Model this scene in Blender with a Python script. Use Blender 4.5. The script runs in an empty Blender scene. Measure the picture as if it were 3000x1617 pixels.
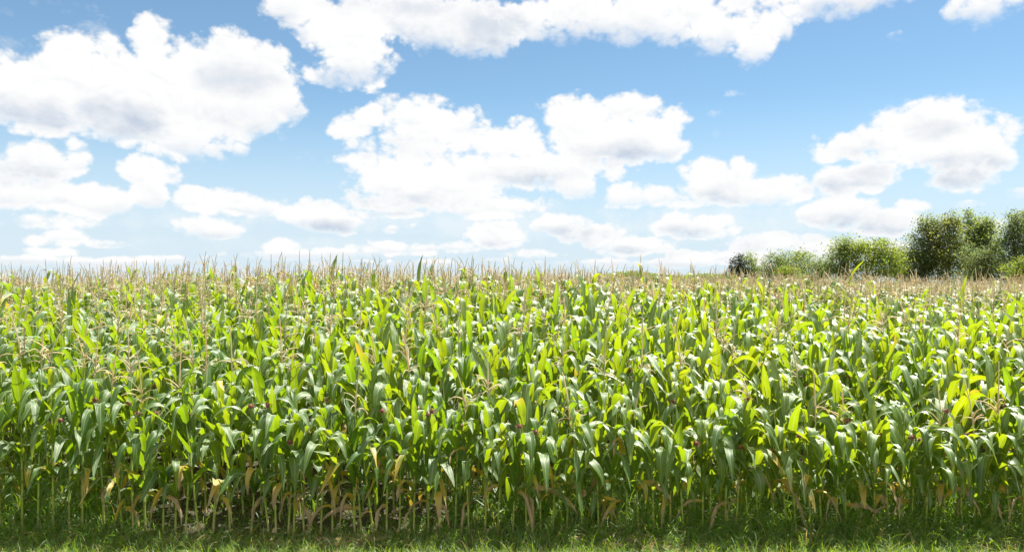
import bpy, math, random
import numpy as np
from mathutils import Vector

R = np.random.default_rng(7)
random.seed(7)
C = bpy.context.scene.collection
F, HZ, H = 2385.0, 830.0, 2.77          # focal length and horizon in photo pixels, eye height in metres
ROW0, ROWGAP, STEP = 9.0, 0.76, 0.168
SUN_AZ, SUN_EL = math.radians(55), math.radians(66)

# ------------------------------------------------------------------ helpers
def tag(o, label=None, cat=None, group=None, kind=None):
    if label: o['label'] = label
    if cat: o['category'] = cat
    if group: o['group'] = group
    if kind: o['kind'] = kind
    return o

def px(x, d):
    return (x - 1500.0) / F * d

def terrain(x, y):
    """the field rises to a low crest and falls away behind it; flatter towards the right"""
    x = np.asarray(x, float); y = np.asarray(y, float)
    d = np.maximum(y, 1.0)
    u = np.clip((x / d + 0.63) / 1.26, -0.3, 1.3)          # 0 at the left, 1 at the right side of the view
    top = np.interp(u, [-0.3, 0, 0.16, 0.33, 0.5, 0.66, 1.0, 1.3], [0.41, 0.45, 0.53, 0.61, 0.53, 0.40, 0.19, 0.15])
    s = np.clip((y - 9.6) / 11.0, 0, 1)
    up = top * (s * s * (3 - 2 * s))
    fall = np.interp(u, [0, 0.5, 0.72, 1.0], [1.0, 0.9, 0.30, 0.12])
    k = np.clip((y - 24) / 45.0, 0, 1)
    return up * (1 - fall * k * k * (3 - 2 * k)) 

class MB:
    """collects quads with per-vertex data (across, along, age) and var, then links ONE mesh object"""
    def __init__(s): s.v, s.q, s.a, s.w, s.m, s.n = [], [], [], [], [], 0
    def add(s, v, q, a=None, var=0.5, mat=0):
        v = np.asarray(v, np.float32).reshape(-1, 3); q = np.asarray(q, np.int64).reshape(-1, 4)
        if a is None: a = np.zeros((len(v), 3), np.float32)
        s.v.append(v); s.q.append(q + s.n); s.a.append(np.asarray(a, np.float32).reshape(-1, 3))
        s.w.append(np.broadcast_to(np.asarray(var, np.float32), (len(v),)))
        s.m.append(np.full(len(q), mat, np.int32)); s.n += len(v)
    def mesh(s, name, mats, smooth=True):
        v = np.concatenate(s.v); q = np.concatenate(s.q); me = bpy.data.meshes.new(name)
        me.vertices.add(len(v)); me.vertices.foreach_set('co', v.ravel())
        me.loops.add(len(q) * 4); me.loops.foreach_set('vertex_index', q.ravel().astype(np.int32))
        me.polygons.add(len(q)); me.polygons.foreach_set('loop_start', np.arange(0, len(q) * 4, 4, dtype=np.int32))
        me.polygons.foreach_set('material_index', np.concatenate(s.m))
        at = me.attributes.new('lv', 'FLOAT_VECTOR', 'POINT'); at.data.foreach_set('vector', np.concatenate(s.a).ravel())
        at = me.attributes.new('var', 'FLOAT', 'POINT'); at.data.foreach_set('value', np.concatenate(s.w).astype(np.float32))
        for m in mats: me.materials.append(m)
        me.update(calc_edges=True)
        me.polygons.foreach_set('use_smooth', np.full(len(q), smooth))
        return me
    def build(s, name, mats, parent=None, loc=None):
        o = bpy.data.objects.new(name, s.mesh(name, mats)); C.objects.link(o)
        if parent: o.parent = parent
        if loc is not None: o.location = loc
        return o

def ribbon(mb, base, az, length, width, e0, bend, tk, ks, curl, roll, twist, wav, age, var, n=12, m=4, vee=0.5, mat=0, grow=0.9, shape='leaf'):
    """many leaves at once; every argument is an array over leaves"""
    L = len(az); t = np.linspace(0, 1, n + 1)[None, :]
    c = lambda z: np.asarray(z, float).reshape(-1, 1) * np.ones((L, 1))
    e0, bend, tk, ks, az_, curl, roll, twist, wav, width_, length_ = map(c, (e0, bend, tk, ks, az, curl, roll, twist, wav, width, length))
    sg = lambda z: 1 / (1 + np.exp(-z))
    S = sg((t - tk) / ks); S0 = sg((0 - tk) / ks); S1 = sg((1 - tk) / ks); S = (S - S0) / (S1 - S0)
    ang = e0 - bend * S; a = az_ + curl * t * t
    ds = length_ / n
    dx = np.cos(ang) * np.cos(a) * ds; dy = np.cos(ang) * np.sin(a) * ds; dz = np.sin(ang) * ds
    P = np.stack([np.cumsum(z, 1) - z for z in (dx, dy, dz)], -1) + np.asarray(base, float)[:, None, :]
    side = np.stack([-np.sin(a), np.cos(a), 0 * a], -1)
    nor = np.stack([-np.sin(ang) * np.cos(a), -np.sin(ang) * np.sin(a), np.cos(ang)], -1)
    r = (roll + twist * t)[..., None]
    s2 = side * np.cos(r) + nor * np.sin(r); n2 = nor * np.cos(r) - side * np.sin(r)
    if shape == 'leaf':
        f = (0.5 + 0.5 * np.clip(t / 0.3, 0, 1) ** 0.7) * np.clip(1 - t ** 2.6, 0.0, 1) ** grow
    else:
        f = np.clip(1 - t ** 1.6, 0.0, 1) ** 0.9
    f = np.maximum(f, 0.03) * width_ * 0.5
    u = np.linspace(-1, 1, m + 1)
    V = (vee * (1 - 0.65 * t))
    ph = R.uniform(0, 6.28, (L, 1)); fr = R.uniform(2.0, 4.2, (L, 1))
    out = np.empty((L, n + 1, m + 1, 3)); at = np.empty((L, n + 1, m + 1, 3))
    age = c(age)
    for j, uu in enumerate(u):
        w = np.sin(6.283 * fr * t + ph + (0 if uu < 0 else 2.1)) * wav * abs(uu) * np.sin(np.pi * np.clip(t * 1.05, 0, 1)) ** 0.5
        out[:, :, j] = P + s2 * (uu * f * np.cos(V * abs(uu)))[..., None] + n2 * (abs(uu) * f * np.sin(V) + w)[..., None]
        at[:, :, j, 0] = uu; at[:, :, j, 1] = t
        at[:, :, j, 2] = np.clip(age + (t - 0.45) * np.clip(age * 2.2, 0, 0.8) + 0.12 * (abs(uu) - 0.5) * (age > 0.1), 0, 1)
    i, j = np.meshgrid(np.arange(n), np.arange(m), indexing='ij')
    q = np.stack([i * (m + 1) + j, i * (m + 1) + j + 1, (i + 1) * (m + 1) + j + 1, (i + 1) * (m + 1) + j], -1).reshape(-1, 4)
    Q = (np.arange(L)[:, None, None] * (n + 1) * (m + 1) + q[None]).reshape(-1, 4)
    vv = np.repeat(np.broadcast_to(np.asarray(var, float).reshape(-1), (L,)), (n + 1) * (m + 1))
    mb.add(out, Q, at, vv, mat)

def tubes(mb, P, rad, k=5, var=0.5, mat=0, age=0.0):
    """P (N, s, 3) polylines that run mostly upwards or outwards, rad (N, s) radii"""
    P = np.asarray(P, float); N, s, _ = P.shape
    T = np.gradient(P, axis=1); T /= np.linalg.norm(T, axis=-1, keepdims=True) + 1e-9
    ref = np.where(np.abs(T[..., 2:3]) > 0.8, np.array([1.0, 0, 0]), np.array([0, 0, 1.0]))
    ref = np.broadcast_to(ref[:, :1], T.shape)
    A = np.cross(T, ref); A /= np.linalg.norm(A, axis=-1, keepdims=True) + 1e-9
    B = np.cross(T, A)
    th = np.arange(k) / k * 2 * np.pi
    V = P[:, :, None] + rad[:, :, None, None] * (A[:, :, None] * np.cos(th)[None, None, :, None] + B[:, :, None] * np.sin(th)[None, None, :, None])
    i, j = np.meshgrid(np.arange(s - 1), np.arange(k), indexing='ij'); j2 = (j + 1) % k
    q = np.stack([i * k + j, (i + 1) * k + j, (i + 1) * k + j2, i * k + j2], -1).reshape(-1, 4)
    Q = (np.arange(N)[:, None, None] * s * k + q[None]).reshape(-1, 4)
    at = np.zeros((N, s, k, 3)); at[..., 1] = np.linspace(0, 1, s)[None, :, None]; at[..., 2] = age
    at[..., 0] = th / 6.283
    mb.add(V, Q, at, np.repeat(np.broadcast_to(np.asarray(var, float).reshape(-1), (N,)), s * k), mat)

# ------------------------------------------------------------------ materials
def nodes_of(name):
    m = bpy.data.materials.new(name); m.use_nodes = True; nt = m.node_tree; nt.nodes.clear()
    return m, nt
def N(nt, typ, **kw):
    n = nt.nodes.new(typ)
    for k, v in kw.items(): setattr(n, k, v)
    return n
def setin(nt, sock, v):
    if isinstance(v, bpy.types.NodeSocket): nt.links.new(v, sock)
    elif v is not None: sock.default_value = v
def M(nt, op, a, b=None, c=None, clamp=False):
    n = N(nt, 'ShaderNodeMath', operation=op, use_clamp=clamp)
    for s, v in zip(n.inputs, (a, b, c)): setin(nt, s, v)
    return n.outputs[0]
def MIX(nt, f, a, b, blend='MIX'):
    n = N(nt, 'ShaderNodeMix', data_type='RGBA', blend_type=blend)
    setin(nt, n.inputs[0], f); setin(nt, n.inputs[6], a if not isinstance(a, tuple) else (*a, 1)); setin(nt, n.inputs[7], b if not isinstance(b, tuple) else (*b, 1))
    return n.outputs[2]
def STEP_(nt, x, a, b):
    n = N(nt, 'ShaderNodeMapRange', interpolation_type='SMOOTHSTEP')
    setin(nt, n.inputs[0], x); n.inputs[1].default_value = a; n.inputs[2].default_value = b
    return n.outputs[0]
def NOISE(nt, vec, scale, detail=3, rough=0.55, dist=0.0):
    n = N(nt, 'ShaderNodeTexNoise'); setin(nt, n.inputs['Vector'], vec)
    n.inputs['Scale'].default_value = scale; n.inputs['Detail'].default_value = detail
    n.inputs['Roughness'].default_value = rough; n.inputs['Distortion'].default_value = dist
    return n.outputs[0]
def ATTR(nt, name):
    n = N(nt, 'ShaderNodeAttribute'); n.attribute_name = name; return n

def leaf_material(name, dark, light, through, yellow=(0.50, 0.36, 0.04), tan=(0.48, 0.36, 0.21), trans=0.45, rough=0.36, stripes=True, spec=0.5):
    m, nt = nodes_of(name)
    at = ATTR(nt, 'lv'); sp = N(nt, 'ShaderNodeSeparateXYZ'); nt.links.new(at.outputs['Vector'], sp.inputs[0])
    u, t, age = sp.outputs; var = ATTR(nt, 'var').outputs['Fac']
    pos = N(nt, 'ShaderNodeNewGeometry').outputs['Position']
    nz = NOISE(nt, pos, 9.0, 4)
    base = MIX(nt, var, dark, light)
    base = MIX(nt, M(nt, 'MULTIPLY', nz, 0.55), base, tuple(c * 0.62 for c in dark))
    thr = MIX(nt, var, (through[0] * 0.76, through[1] * 0.90, through[2]), (through[0] * 1.28, through[1] * 1.05, through[2]))
    if stripes:
        st = M(nt, 'SINE', M(nt, 'MULTIPLY', u, 34.0)); st = M(nt, 'MULTIPLY_ADD', st, 0.10, 0.12, clamp=True)
        base = MIX(nt, st, base, tuple(min(1, c * 1.7) for c in light))
        rib = STEP_(nt, M(nt, 'ABSOLUTE', u), 0.13, 0.04)
        base = MIX(nt, M(nt, 'MULTIPLY', rib, 0.75), base, (0.30, 0.38, 0.16))
        thr = MIX(nt, M(nt, 'MULTIPLY', rib, 0.5), thr, (0.40, 0.45, 0.12))
    y = STEP_(nt, M(nt, 'MULTIPLY_ADD', nz, 0.35, M(nt, 'SUBTRACT', age, 0.17)), 0.22, 0.5)
    d = STEP_(nt, M(nt, 'MULTIPLY_ADD', nz, 0.5, M(nt, 'SUBTRACT', age, 0.25)), 0.52, 0.78)
    tn = MIX(nt, NOISE(nt, pos, 22.0, 3), tuple(c * 0.62 for c in tan), tuple(min(1, c * 1.25) for c in tan))
    base = MIX(nt, d, MIX(nt, y, base, yellow), tn)
    thr = MIX(nt, d, MIX(nt, y, thr, (0.55, 0.38, 0.03)), tuple(c * 0.6 for c in tan))
    df = N(nt, 'ShaderNodeBsdfDiffuse'); setin(nt, df.inputs['Color'], base)
    gl = N(nt, 'ShaderNodeBsdfGlossy'); setin(nt, gl.inputs['Roughness'], M(nt, 'MULTIPLY_ADD', d, 0.3, rough)); gl.inputs['Color'].default_value = (1.0, 1.0, 0.95, 1)
    if stripes:
        bp = N(nt, 'ShaderNodeBump'); bp.inputs['Strength'].default_value = 0.25; bp.inputs['Distance'].default_value = 0.004
        setin(nt, bp.inputs['Height'], M(nt, 'ADD', M(nt, 'SINE', M(nt, 'MULTIPLY', u, 22.0)), nz)); nt.links.new(bp.outputs[0], df.inputs['Normal']); nt.links.new(bp.outputs[0], gl.inputs['Normal'])
    tr = N(nt, 'ShaderNodeBsdfTranslucent'); setin(nt, tr.inputs['Color'], thr)
    mx = N(nt, 'ShaderNodeMixShader'); mx.inputs[0].default_value = trans
    nt.links.new(df.outputs[0], mx.inputs[1]); nt.links.new(tr.outputs[0], mx.inputs[2])
    gm = N(nt, 'ShaderNodeNewGeometry'); dp = N(nt, 'ShaderNodeVectorMath', operation='DOT_PRODUCT'); nt.links.new(gm.outputs['Normal'], dp.inputs[0]); nt.links.new(gm.outputs['Incoming'], dp.inputs[1])
    fr = M(nt, 'MULTIPLY_ADD', M(nt, 'POWER', M(nt, 'SUBTRACT', 1.0, M(nt, 'ABSOLUTE', dp.outputs['Value'])), 5.0), 0.95, 0.045)
    wx = N(nt, 'ShaderNodeMixShader'); setin(nt, wx.inputs[0], M(nt, 'MULTIPLY', M(nt, 'MULTIPLY', fr, spec * 2.0), M(nt, 'MULTIPLY_ADD', d, -0.7, 1.0), clamp=True))
    nt.links.new(mx.outputs[0], wx.inputs[1]); nt.links.new(gl.outputs[0], wx.inputs[2])
    out = N(nt, 'ShaderNodeOutputMaterial'); nt.links.new(wx.outputs[0], out.inputs[0])
    return m

def plain(name, a, b, scale=8, rough=0.6, bump=0.0, spec=0.3):
    m, nt = nodes_of(name); pos = N(nt, 'ShaderNodeNewGeometry').outputs['Position']
    nz = NOISE(nt, pos, scale, 5, 0.6)
    bs = N(nt, 'ShaderNodeBsdfPrincipled'); setin(nt, bs.inputs['Base Color'], MIX(nt, STEP_(nt, nz, 0.32, 0.68), a, b))
    bs.inputs['Roughness'].default_value = rough; bs.inputs['Specular IOR Level'].default_value = spec
    if bump:
        bp = N(nt, 'ShaderNodeBump'); bp.inputs['Strength'].default_value = bump; bp.inputs['Distance'].default_value = 0.02
        setin(nt, bp.inputs['Height'], nz); nt.links.new(bp.outputs[0], bs.inputs['Normal'])
    out = N(nt, 'ShaderNodeOutputMaterial'); nt.links.new(bs.outputs[0], out.inputs[0])
    return m

def stalk_material():
    m, nt = nodes_of('corn_stalk'); at = ATTR(nt, 'lv'); sp = N(nt, 'ShaderNodeSeparateXYZ'); nt.links.new(at.outputs['Vector'], sp.inputs[0])
    pos = N(nt, 'ShaderNodeNewGeometry').outputs['Position']; nz = NOISE(nt, pos, 14, 3)
    t = M(nt, 'MULTIPLY_ADD', nz, 0.12, sp.outputs[1])
    g = MIX(nt, nz, (0.26, 0.34, 0.05), (0.38, 0.44, 0.10))
    low = MIX(nt, nz, (0.40, 0.32, 0.16), (0.48, 0.42, 0.22))
    col = MIX(nt, STEP_(nt, t, 0.10, 0.20), low, g)
    col = MIX(nt, M(nt, 'MULTIPLY', sp.outputs[2], 0.7), col, (0.10, 0.10, 0.03))
    bs = N(nt, 'ShaderNodeBsdfPrincipled'); setin(nt, bs.inputs['Base Color'], col); bs.inputs['Roughness'].default_value = 0.45
    bs.inputs['Specular IOR Level'].default_value = 0.35
    bs.inputs['Subsurface Weight'].default_value = 0.0
    out = N(nt, 'ShaderNodeOutputMaterial'); nt.links.new(bs.outputs[0], out.inputs[0]); return m

LEAF = leaf_material('corn_leaf', (0.024, 0.086, 0.008), (0.066, 0.146, 0.013), (0.32, 0.46, 0.005), trans=0.50, rough=0.46, spec=0.46)
DRY = leaf_material('corn_leaf_withered', (0.05, 0.12, 0.02), (0.09, 0.17, 0.03), (0.36, 0.42, 0.02), rough=0.6, trans=0.35, spec=0.2)
GRASS = leaf_material('grass_blade', (0.050, 0.125, 0.016), (0.105, 0.205, 0.030), (0.32, 0.54, 0.02), trans=0.45, rough=0.45, stripes=False, spec=0.35)
STALK = stalk_material()
TASSEL = leaf_material('corn_tassel', (0.56, 0.48, 0.30), (0.74, 0.66, 0.45), (0.72, 0.65, 0.40), trans=0.5, rough=0.7, stripes=False, spec=0.2)
HUSK = leaf_material('corn_husk', (0.13, 0.22, 0.05), (0.19, 0.28, 0.07), (0.30, 0.40, 0.05), trans=0.2, rough=0.5, spec=0.3)
SILK = plain('corn_silk', (0.13, 0.035, 0.035), (0.30, 0.12, 0.09), 60, 0.7)
SILK_PALE = plain('corn_silk_pale', (0.42, 0.36, 0.12), (0.55, 0.50, 0.22), 60, 0.7)
BARK = plain('bark', (0.09, 0.07, 0.05), (0.20, 0.17, 0.14), 6, 0.9, 0.5)

# ------------------------------------------------------------------ ground
def ground_material():
    m, nt = nodes_of('ground'); pos = N(nt, 'ShaderNodeNewGeometry').outputs['Position']
    sp = N(nt, 'ShaderNodeSeparateXYZ'); nt.links.new(pos, sp.inputs[0])
    n1 = NOISE(nt, pos, 1.3, 5); n2 = NOISE(nt, pos, 11.0, 6, 0.65); n3 = NOISE(nt, pos, 48.0, 4, 0.6)
    soil = MIX(nt, n2, (0.040, 0.032, 0.024), (0.095, 0.080, 0.060))
    soil = MIX(nt, STEP_(nt, n3, 0.60, 0.70), soil, (0.30, 0.27, 0.21))
    turf = MIX(nt, n2, (0.055, 0.085, 0.02), (0.10, 0.12, 0.035))
    turf = MIX(nt, STEP_(nt, n1, 0.50, 0.64), turf, (0.20, 0.16, 0.085))
    field = M(nt, 'MULTIPLY', STEP_(nt, M(nt, 'MULTIPLY_ADD', n1, 0.5, sp.outputs[1]), 8.85, 9.25), STEP_(nt, sp.outputs[1], 70.0, 62.0))
    col = MIX(nt, field, turf, soil)
    bs = N(nt, 'ShaderNodeBsdfPrincipled'); setin(nt, bs.inputs['Base Color'], col); bs.inputs['Roughness'].default_value = 0.95
    bs.inputs['Specular IOR Level'].default_value = 0.1
    bp = N(nt, 'ShaderNodeBump'); bp.inputs['Strength'].default_value = 0.9; bp.inputs['Distance'].default_value = 0.05
    setin(nt, bp.inputs['Height'], M(nt, 'ADD', n2, M(nt, 'MULTIPLY', n3, 0.5))); nt.links.new(bp.outputs[0], bs.inputs['Normal'])
    out = N(nt, 'ShaderNodeOutputMaterial'); nt.links.new(bs.outputs[0], out.inputs[0]); return m

def axis(*parts): return np.unique(np.concatenate([np.arange(*p) for p in parts]))
gx = axis((-2500, -200, 230), (-200, -60, 14), (-60, -10, 2.0), (-10, 10, 0.1), (10, 60, 2.0), (60, 200, 14), (200, 2600, 240))
gy = axis((-300, -20, 40), (-20, 7, 1.5), (7, 13, 0.09), (13, 60, 1.0), (60, 200, 10), (200, 3200, 300))
X, Y = np.meshgrid(gx, gy)
Zg = terrain(X, Y)
near = np.clip((Y - 8.7) / 0.5, 0, 1) * (Y < 13) * (abs(X) < 10)
Zg = Zg + near * (0.02 * np.sin(X * 2.1 + Y * 1.7) + R.normal(0, 0.010, X.shape))
i, j = np.meshgrid(np.arange(len(gy) - 1), np.arange(len(gx) - 1), indexing='ij'); w = len(gx)
gm = MB(); gm.add(np.stack([X, Y, Zg], -1), np.stack([i * w + j, i * w + j + 1, (i + 1) * w + j + 1, (i + 1) * w + j], -1).reshape(-1, 4))
tag(gm.build('ground', [ground_material()]), kind='structure')

# ------------------------------------------------------------------ corn
def stalk_curve(rng, hs, lean=0.0):
    lx, ly = rng.normal(lean, 0.05), rng.normal(-0.01, 0.03); bx, by = rng.normal(0, 0.03, 2)
    def f(h):
        k = np.asarray(h) / 2.0
        return np.stack([lx * np.asarray(h) + bx * k * k, ly * np.asarray(h) + by * k * k, np.asarray(h, float)], -1)
    return f

def corn(rng, height, detail, lean=0.0, low=0.0, yaw=None, start=0.26, wide=1.0, flower=True, hue=0.5):
    """geometry of one corn plant about its base: dict of part -> MB.  height = tip of the tassel"""
    hs = height - rng.uniform(0.40, 0.68)                # foot of the tassel
    f = stalk_curve(rng, hs, lean)
    nl = int(rng.integers(8, 11) if detail else rng.integers(9, 12))
    top = hs - rng.uniform(0.16, 0.28)
    hh = start + (top - start) * (np.linspace(0, 1, nl) ** 0.92)
    var = float(np.clip(rng.normal(hue, 0.22), 0, 1))
    parts = {}
    # stalk: rings thickened at every node, sheath wider above it
    zs, rs, ag = [], [], []
    zz = [z for z in hh if z > low]
    seq = [max(0.0, low)] + zz + [hs]
    rad = lambda z: 0.0128 * (1 - 0.68 * (z / hs) ** 1.1)
    if detail:
        for a, b in zip(seq[:-1], seq[1:]):
            zs += [a - 0.008, a + 0.008, a + 0.03, b - 0.02]; rs += [rad(a) * 1.28, rad(a) * 1.2, rad(a) * 1.02, rad(b) * 0.98]; ag += [1, 0.7, 0, 0]
    else:
        zs = list(np.linspace(max(0, low), hs, 5)); rs = [rad(z) for z in zs]; ag = [0] * 5
    zs += [hs + 0.02]; rs += [0.0035]; ag += [0]
    zs = np.maximum(np.array(zs), -0.03); P = f(zs); s = MB()
    tubes(s, P[None], np.array(rs)[None], 6 if detail else 3, var)
    if detail: 
        k = 6; a = s.a[0].reshape(-1, k, 3); a[..., 2] = np.array(ag)[:, None]; a[..., 1] = (zs / hs)[:, None]
    else:
        a = s.a[0].reshape(-1, 3, 3); a[..., 1] = (zs / hs)[:, None]; a[..., 2] = 0
    parts['stalk'] = s
    # leaves
    yaw = rng.normal(np.pi / 2, 0.5) if yaw is None else yaw       # the blades reach out between the rows
    keep = hh > low; hk = hh[keep]; r = (np.arange(nl) / (nl - 1))[keep]; L = len(hk)
    az = yaw + np.pi * (np.arange(nl)[keep] % 2) + rng.normal(0, 0.38, L)
    ln = np.interp(r, [0, 0.3, 0.6, 1], [0.46, 0.78, 0.86, 0.50]) * rng.uniform(0.85, 1.15, L) * (height / 2.2) ** 0.6
    wd = np.interp(r, [0, 0.3, 0.65, 1], [0.080, 0.120, 0.136, 0.092]) * rng.uniform(0.85, 1.18, L) * wide
    e0 = np.radians(np.interp(r, [0, 0.4, 1], [52, 63, 72]) + rng.normal(0, 7, L))
    stiff = rng.random(L) < np.interp(r, [0, 0.6, 1], [0.05, 0.10, 0.12 if flower else 0.24])
    bend = np.radians(np.where(stiff, rng.uniform(5, 35, L), rng.uniform(105, 162, L)))
    tk = rng.uniform(0.34, 0.60, L) ; ks = rng.uniform(0.045, 0.16, L)
    age = np.where((r < 0.15) & (rng.random(L) < 0.45), rng.uniform(0.15, 0.55, L), np.where(rng.random(L) < 0.03, rng.uniform(0.08, 0.3, L), 0.0))
    m = MB()
    ribbon(m, f(hk), az, ln, wd, e0, bend, tk, ks, rng.normal(0, 0.35, L), rng.normal(0, 0.15, L), rng.normal(0, 0.55, L),
           rng.uniform(0.004, 0.013, L), age, np.clip(var + rng.normal(0, 0.15, L), 0, 1), *((13, 4) if detail else (8, 2)), vee=0.36)
    parts['leaves'] = m
    if not flower:                                        # the tassel is still wrapped in the upright top leaves
        return parts, f, hs, var
    # tassel
    tsl = MB(); p0 = f(hs); n = 9 if detail else 5
    sp_len = height - hs
    k = np.linspace(0, 1, n); bx, by = rng.normal(0, 0.075, 2)
    sp = p0 + np.stack([bx * k ** 2, by * k ** 2, k * sp_len], -1)
    rr = np.where(k < 0.25, 0.0042, (0.0088 if detail else 0.0112) * (1 - 0.55 * k)) * (1 + 0.35 * (np.arange(n) % 2)) * rng.uniform(0.85, 1.15)
    tubes(tsl, sp[None], rr[None], 4 if detail else 3, rng.random())
    nb = int(rng.integers(4, 10)); tb = np.sort(rng.uniform(0.02, 0.34, nb)); st = p0 + np.stack([0 * tb, 0 * tb, tb * sp_len], -1)
    azb = rng.uniform(0, 6.28, nb); lb = rng.uniform(0.14, 0.28, nb); e1 = np.radians(rng.uniform(35, 75, nb)); bd = np.radians(rng.uniform(25, 110, nb))
    q = np.linspace(0, 1, 6 if detail else 4)[None]
    an = e1[:, None] - bd[:, None] * q ** 1.3; dl = lb[:, None] / (q.shape[1] - 1)
    BP = np.stack([np.cumsum(np.cos(an) * np.cos(azb)[:, None] * dl, 1), np.cumsum(np.cos(an) * np.sin(azb)[:, None] * dl, 1), np.cumsum(np.sin(an) * dl, 1)], -1)
    BP = st[:, None] + BP - BP[:, :1]
    br = np.broadcast_to(0.0058 * (1 - 0.5 * q) * (1 + 0.3 * (np.arange(q.shape[1]) % 2)[None]), (nb, q.shape[1])) 
    tubes(tsl, BP, br, 4 if detail else 3, rng.random(nb))
    parts['tassel'] = tsl
    return parts, f, hs, var

def ear_parts(rng, f, h, az, pale=False):
    """husk and silk of one ear leaning out of the stalk at height h"""
    p0 = f(h); d = np.array([math.cos(az), math.sin(az), 0.0]); n = 9; k = np.linspace(0, 1, n)
    ln = rng.uniform(0.17, 0.22); tilt = rng.uniform(0.3, 0.55)
    ax = d * math.sin(tilt) + np.array([0, 0, math.cos(tilt)])
    P = p0 + d * 0.012 + ax * (k[:, None] * ln); rad = 0.027 * np.sin(np.pi * (0.10 + 0.80 * k)) ** 0.8
    hu = MB(); tubes(hu, P[None], rad[None], 8, 0.5)
    for a in range(3):                                     # loose husk tips
        ribbon(hu, [P[5]], [az + a * 2.1], [0.10], [0.035], [1.2], [0.3], [0.5], [0.2], [0], [0], [0.2], [0.004], [0.1], [0.6], 5, 2)
    sk = MB(); tip = P[-1]; m = 34
    a2 = rng.uniform(0, 6.28, m); e2 = rng.uniform(0.1, 1.4, m)
    ribbon(sk, tip - ax * 0.012 + rng.normal(0, 0.006, (m, 3)), a2, rng.uniform(0.05, 0.09, m), np.full(m, 0.006), e2, rng.uniform(1.6, 3.2, m), np.full(m, 0.5), np.full(m, 0.2),
           rng.normal(0, 1, m), rng.normal(0, 1, m), rng.normal(0, 1, m), np.full(m, 0.001), np.zeros(m), rng.random(m), 5, 1, shape='blade')
    g = np.linspace(0, 1, 6); ball = tip + np.outer(g - 0.3, ax) * 0.055
    tubes(sk, ball[None], (0.024 * np.sin(np.pi * (0.08 + 0.84 * g)))[None], 7, 0.5)
    return hu, sk

def withered(rng, f, h, side, reach, rise, drop, age, toward=-0.15, width=None):
    """a long dying leaf: leaves the stalk at h, rises, then hangs; side -1 left, +1 right"""
    mb = MB(); p0 = f(h); n, m = 16, 4; t = np.linspace(0, 1, n + 1)[:, None]
    A = p0; B = p0 + np.array([side * reach * 0.25, toward * 0.25, rise * 1.5]); Cc = p0 + np.array([side * reach * 0.85, toward * 0.8, rise * 1.3 - drop * 0.15]); D = p0 + np.array([side * reach, toward, rise - drop])
    P = A * (1 - t) ** 3 + 3 * B * t * (1 - t) ** 2 + 3 * Cc * t * t * (1 - t) + D * t ** 3
    P += np.cumsum(rng.normal(0, 0.0045, P.shape), 0) * t
    T = np.gradient(P, axis=0); T /= np.linalg.norm(T, axis=1, keepdims=True)
    s = np.cross(T, np.array([0.25 * side, 0.9, 0.3])); s /= np.linalg.norm(s, axis=1, keepdims=True); nn = np.cross(s, T)
    r = rng.normal(0.5, 0.4) + np.cumsum(rng.normal(0, 0.20, (n + 1, 1)), 0)
    s2 = s * np.cos(r) + nn * np.sin(r); n2 = nn * np.cos(r) - s * np.sin(r)
    w = (width or rng.uniform(0.045, 0.07)) * 0.5 * (0.5 + 0.5 * np.clip(t / 0.25, 0, 1)) * np.clip(1 - t ** 3, 0.04, 1) ** 0.8 * (1 + rng.normal(0, 0.10, (n + 1, 1)))
    V, A_ = [], []
    for u in np.linspace(-1, 1, m + 1):
        V.append(P + s2 * u * w + n2 * (abs(u) * w * 0.7 + rng.normal(0, 0.0035, (n + 1, 1)) * abs(u)))
        A_.append(np.hstack([np.full((n + 1, 1), u), t, np.clip(age + (t - 0.35) * 0.8, 0, 1)]))
    V = np.stack(V, 1); A_ = np.stack(A_, 1)
    i, j = np.meshgrid(np.arange(n), np.arange(m), indexing='ij')
    q = np.stack([i * (m + 1) + j, i * (m + 1) + j + 1, (i + 1) * (m + 1) + j + 1, (i + 1) * (m + 1) + j], -1).reshape(-1, 4)
    mb.add(V, q, A_, rng.random()); return mb

FRONT = [7, 66, 112, 153, 198, 245, 300, 353, 392, 426, 479, 515, 547, 590, 624, 670, 738, 787, 810, 844, 861, 890, 939, 973, 1038, 1057, 1095, 1133, 1169, 1213, 1254, 1290, 1333,
         1374, 1421, 1458, 1502, 1543, 1584, 1619, 1661, 1705, 1754, 1792, 1835, 1872, 1917, 1965, 2001, 2060, 2084, 2122, 2153, 2190, 2227, 2268, 2309, 2330, 2374, 2405, 2446, 2479, 2520, 2561,
         2607, 2641, 2676, 2710, 2744, 2775, 2816, 2858, 2901, 2921, 2966, 2993]
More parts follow.
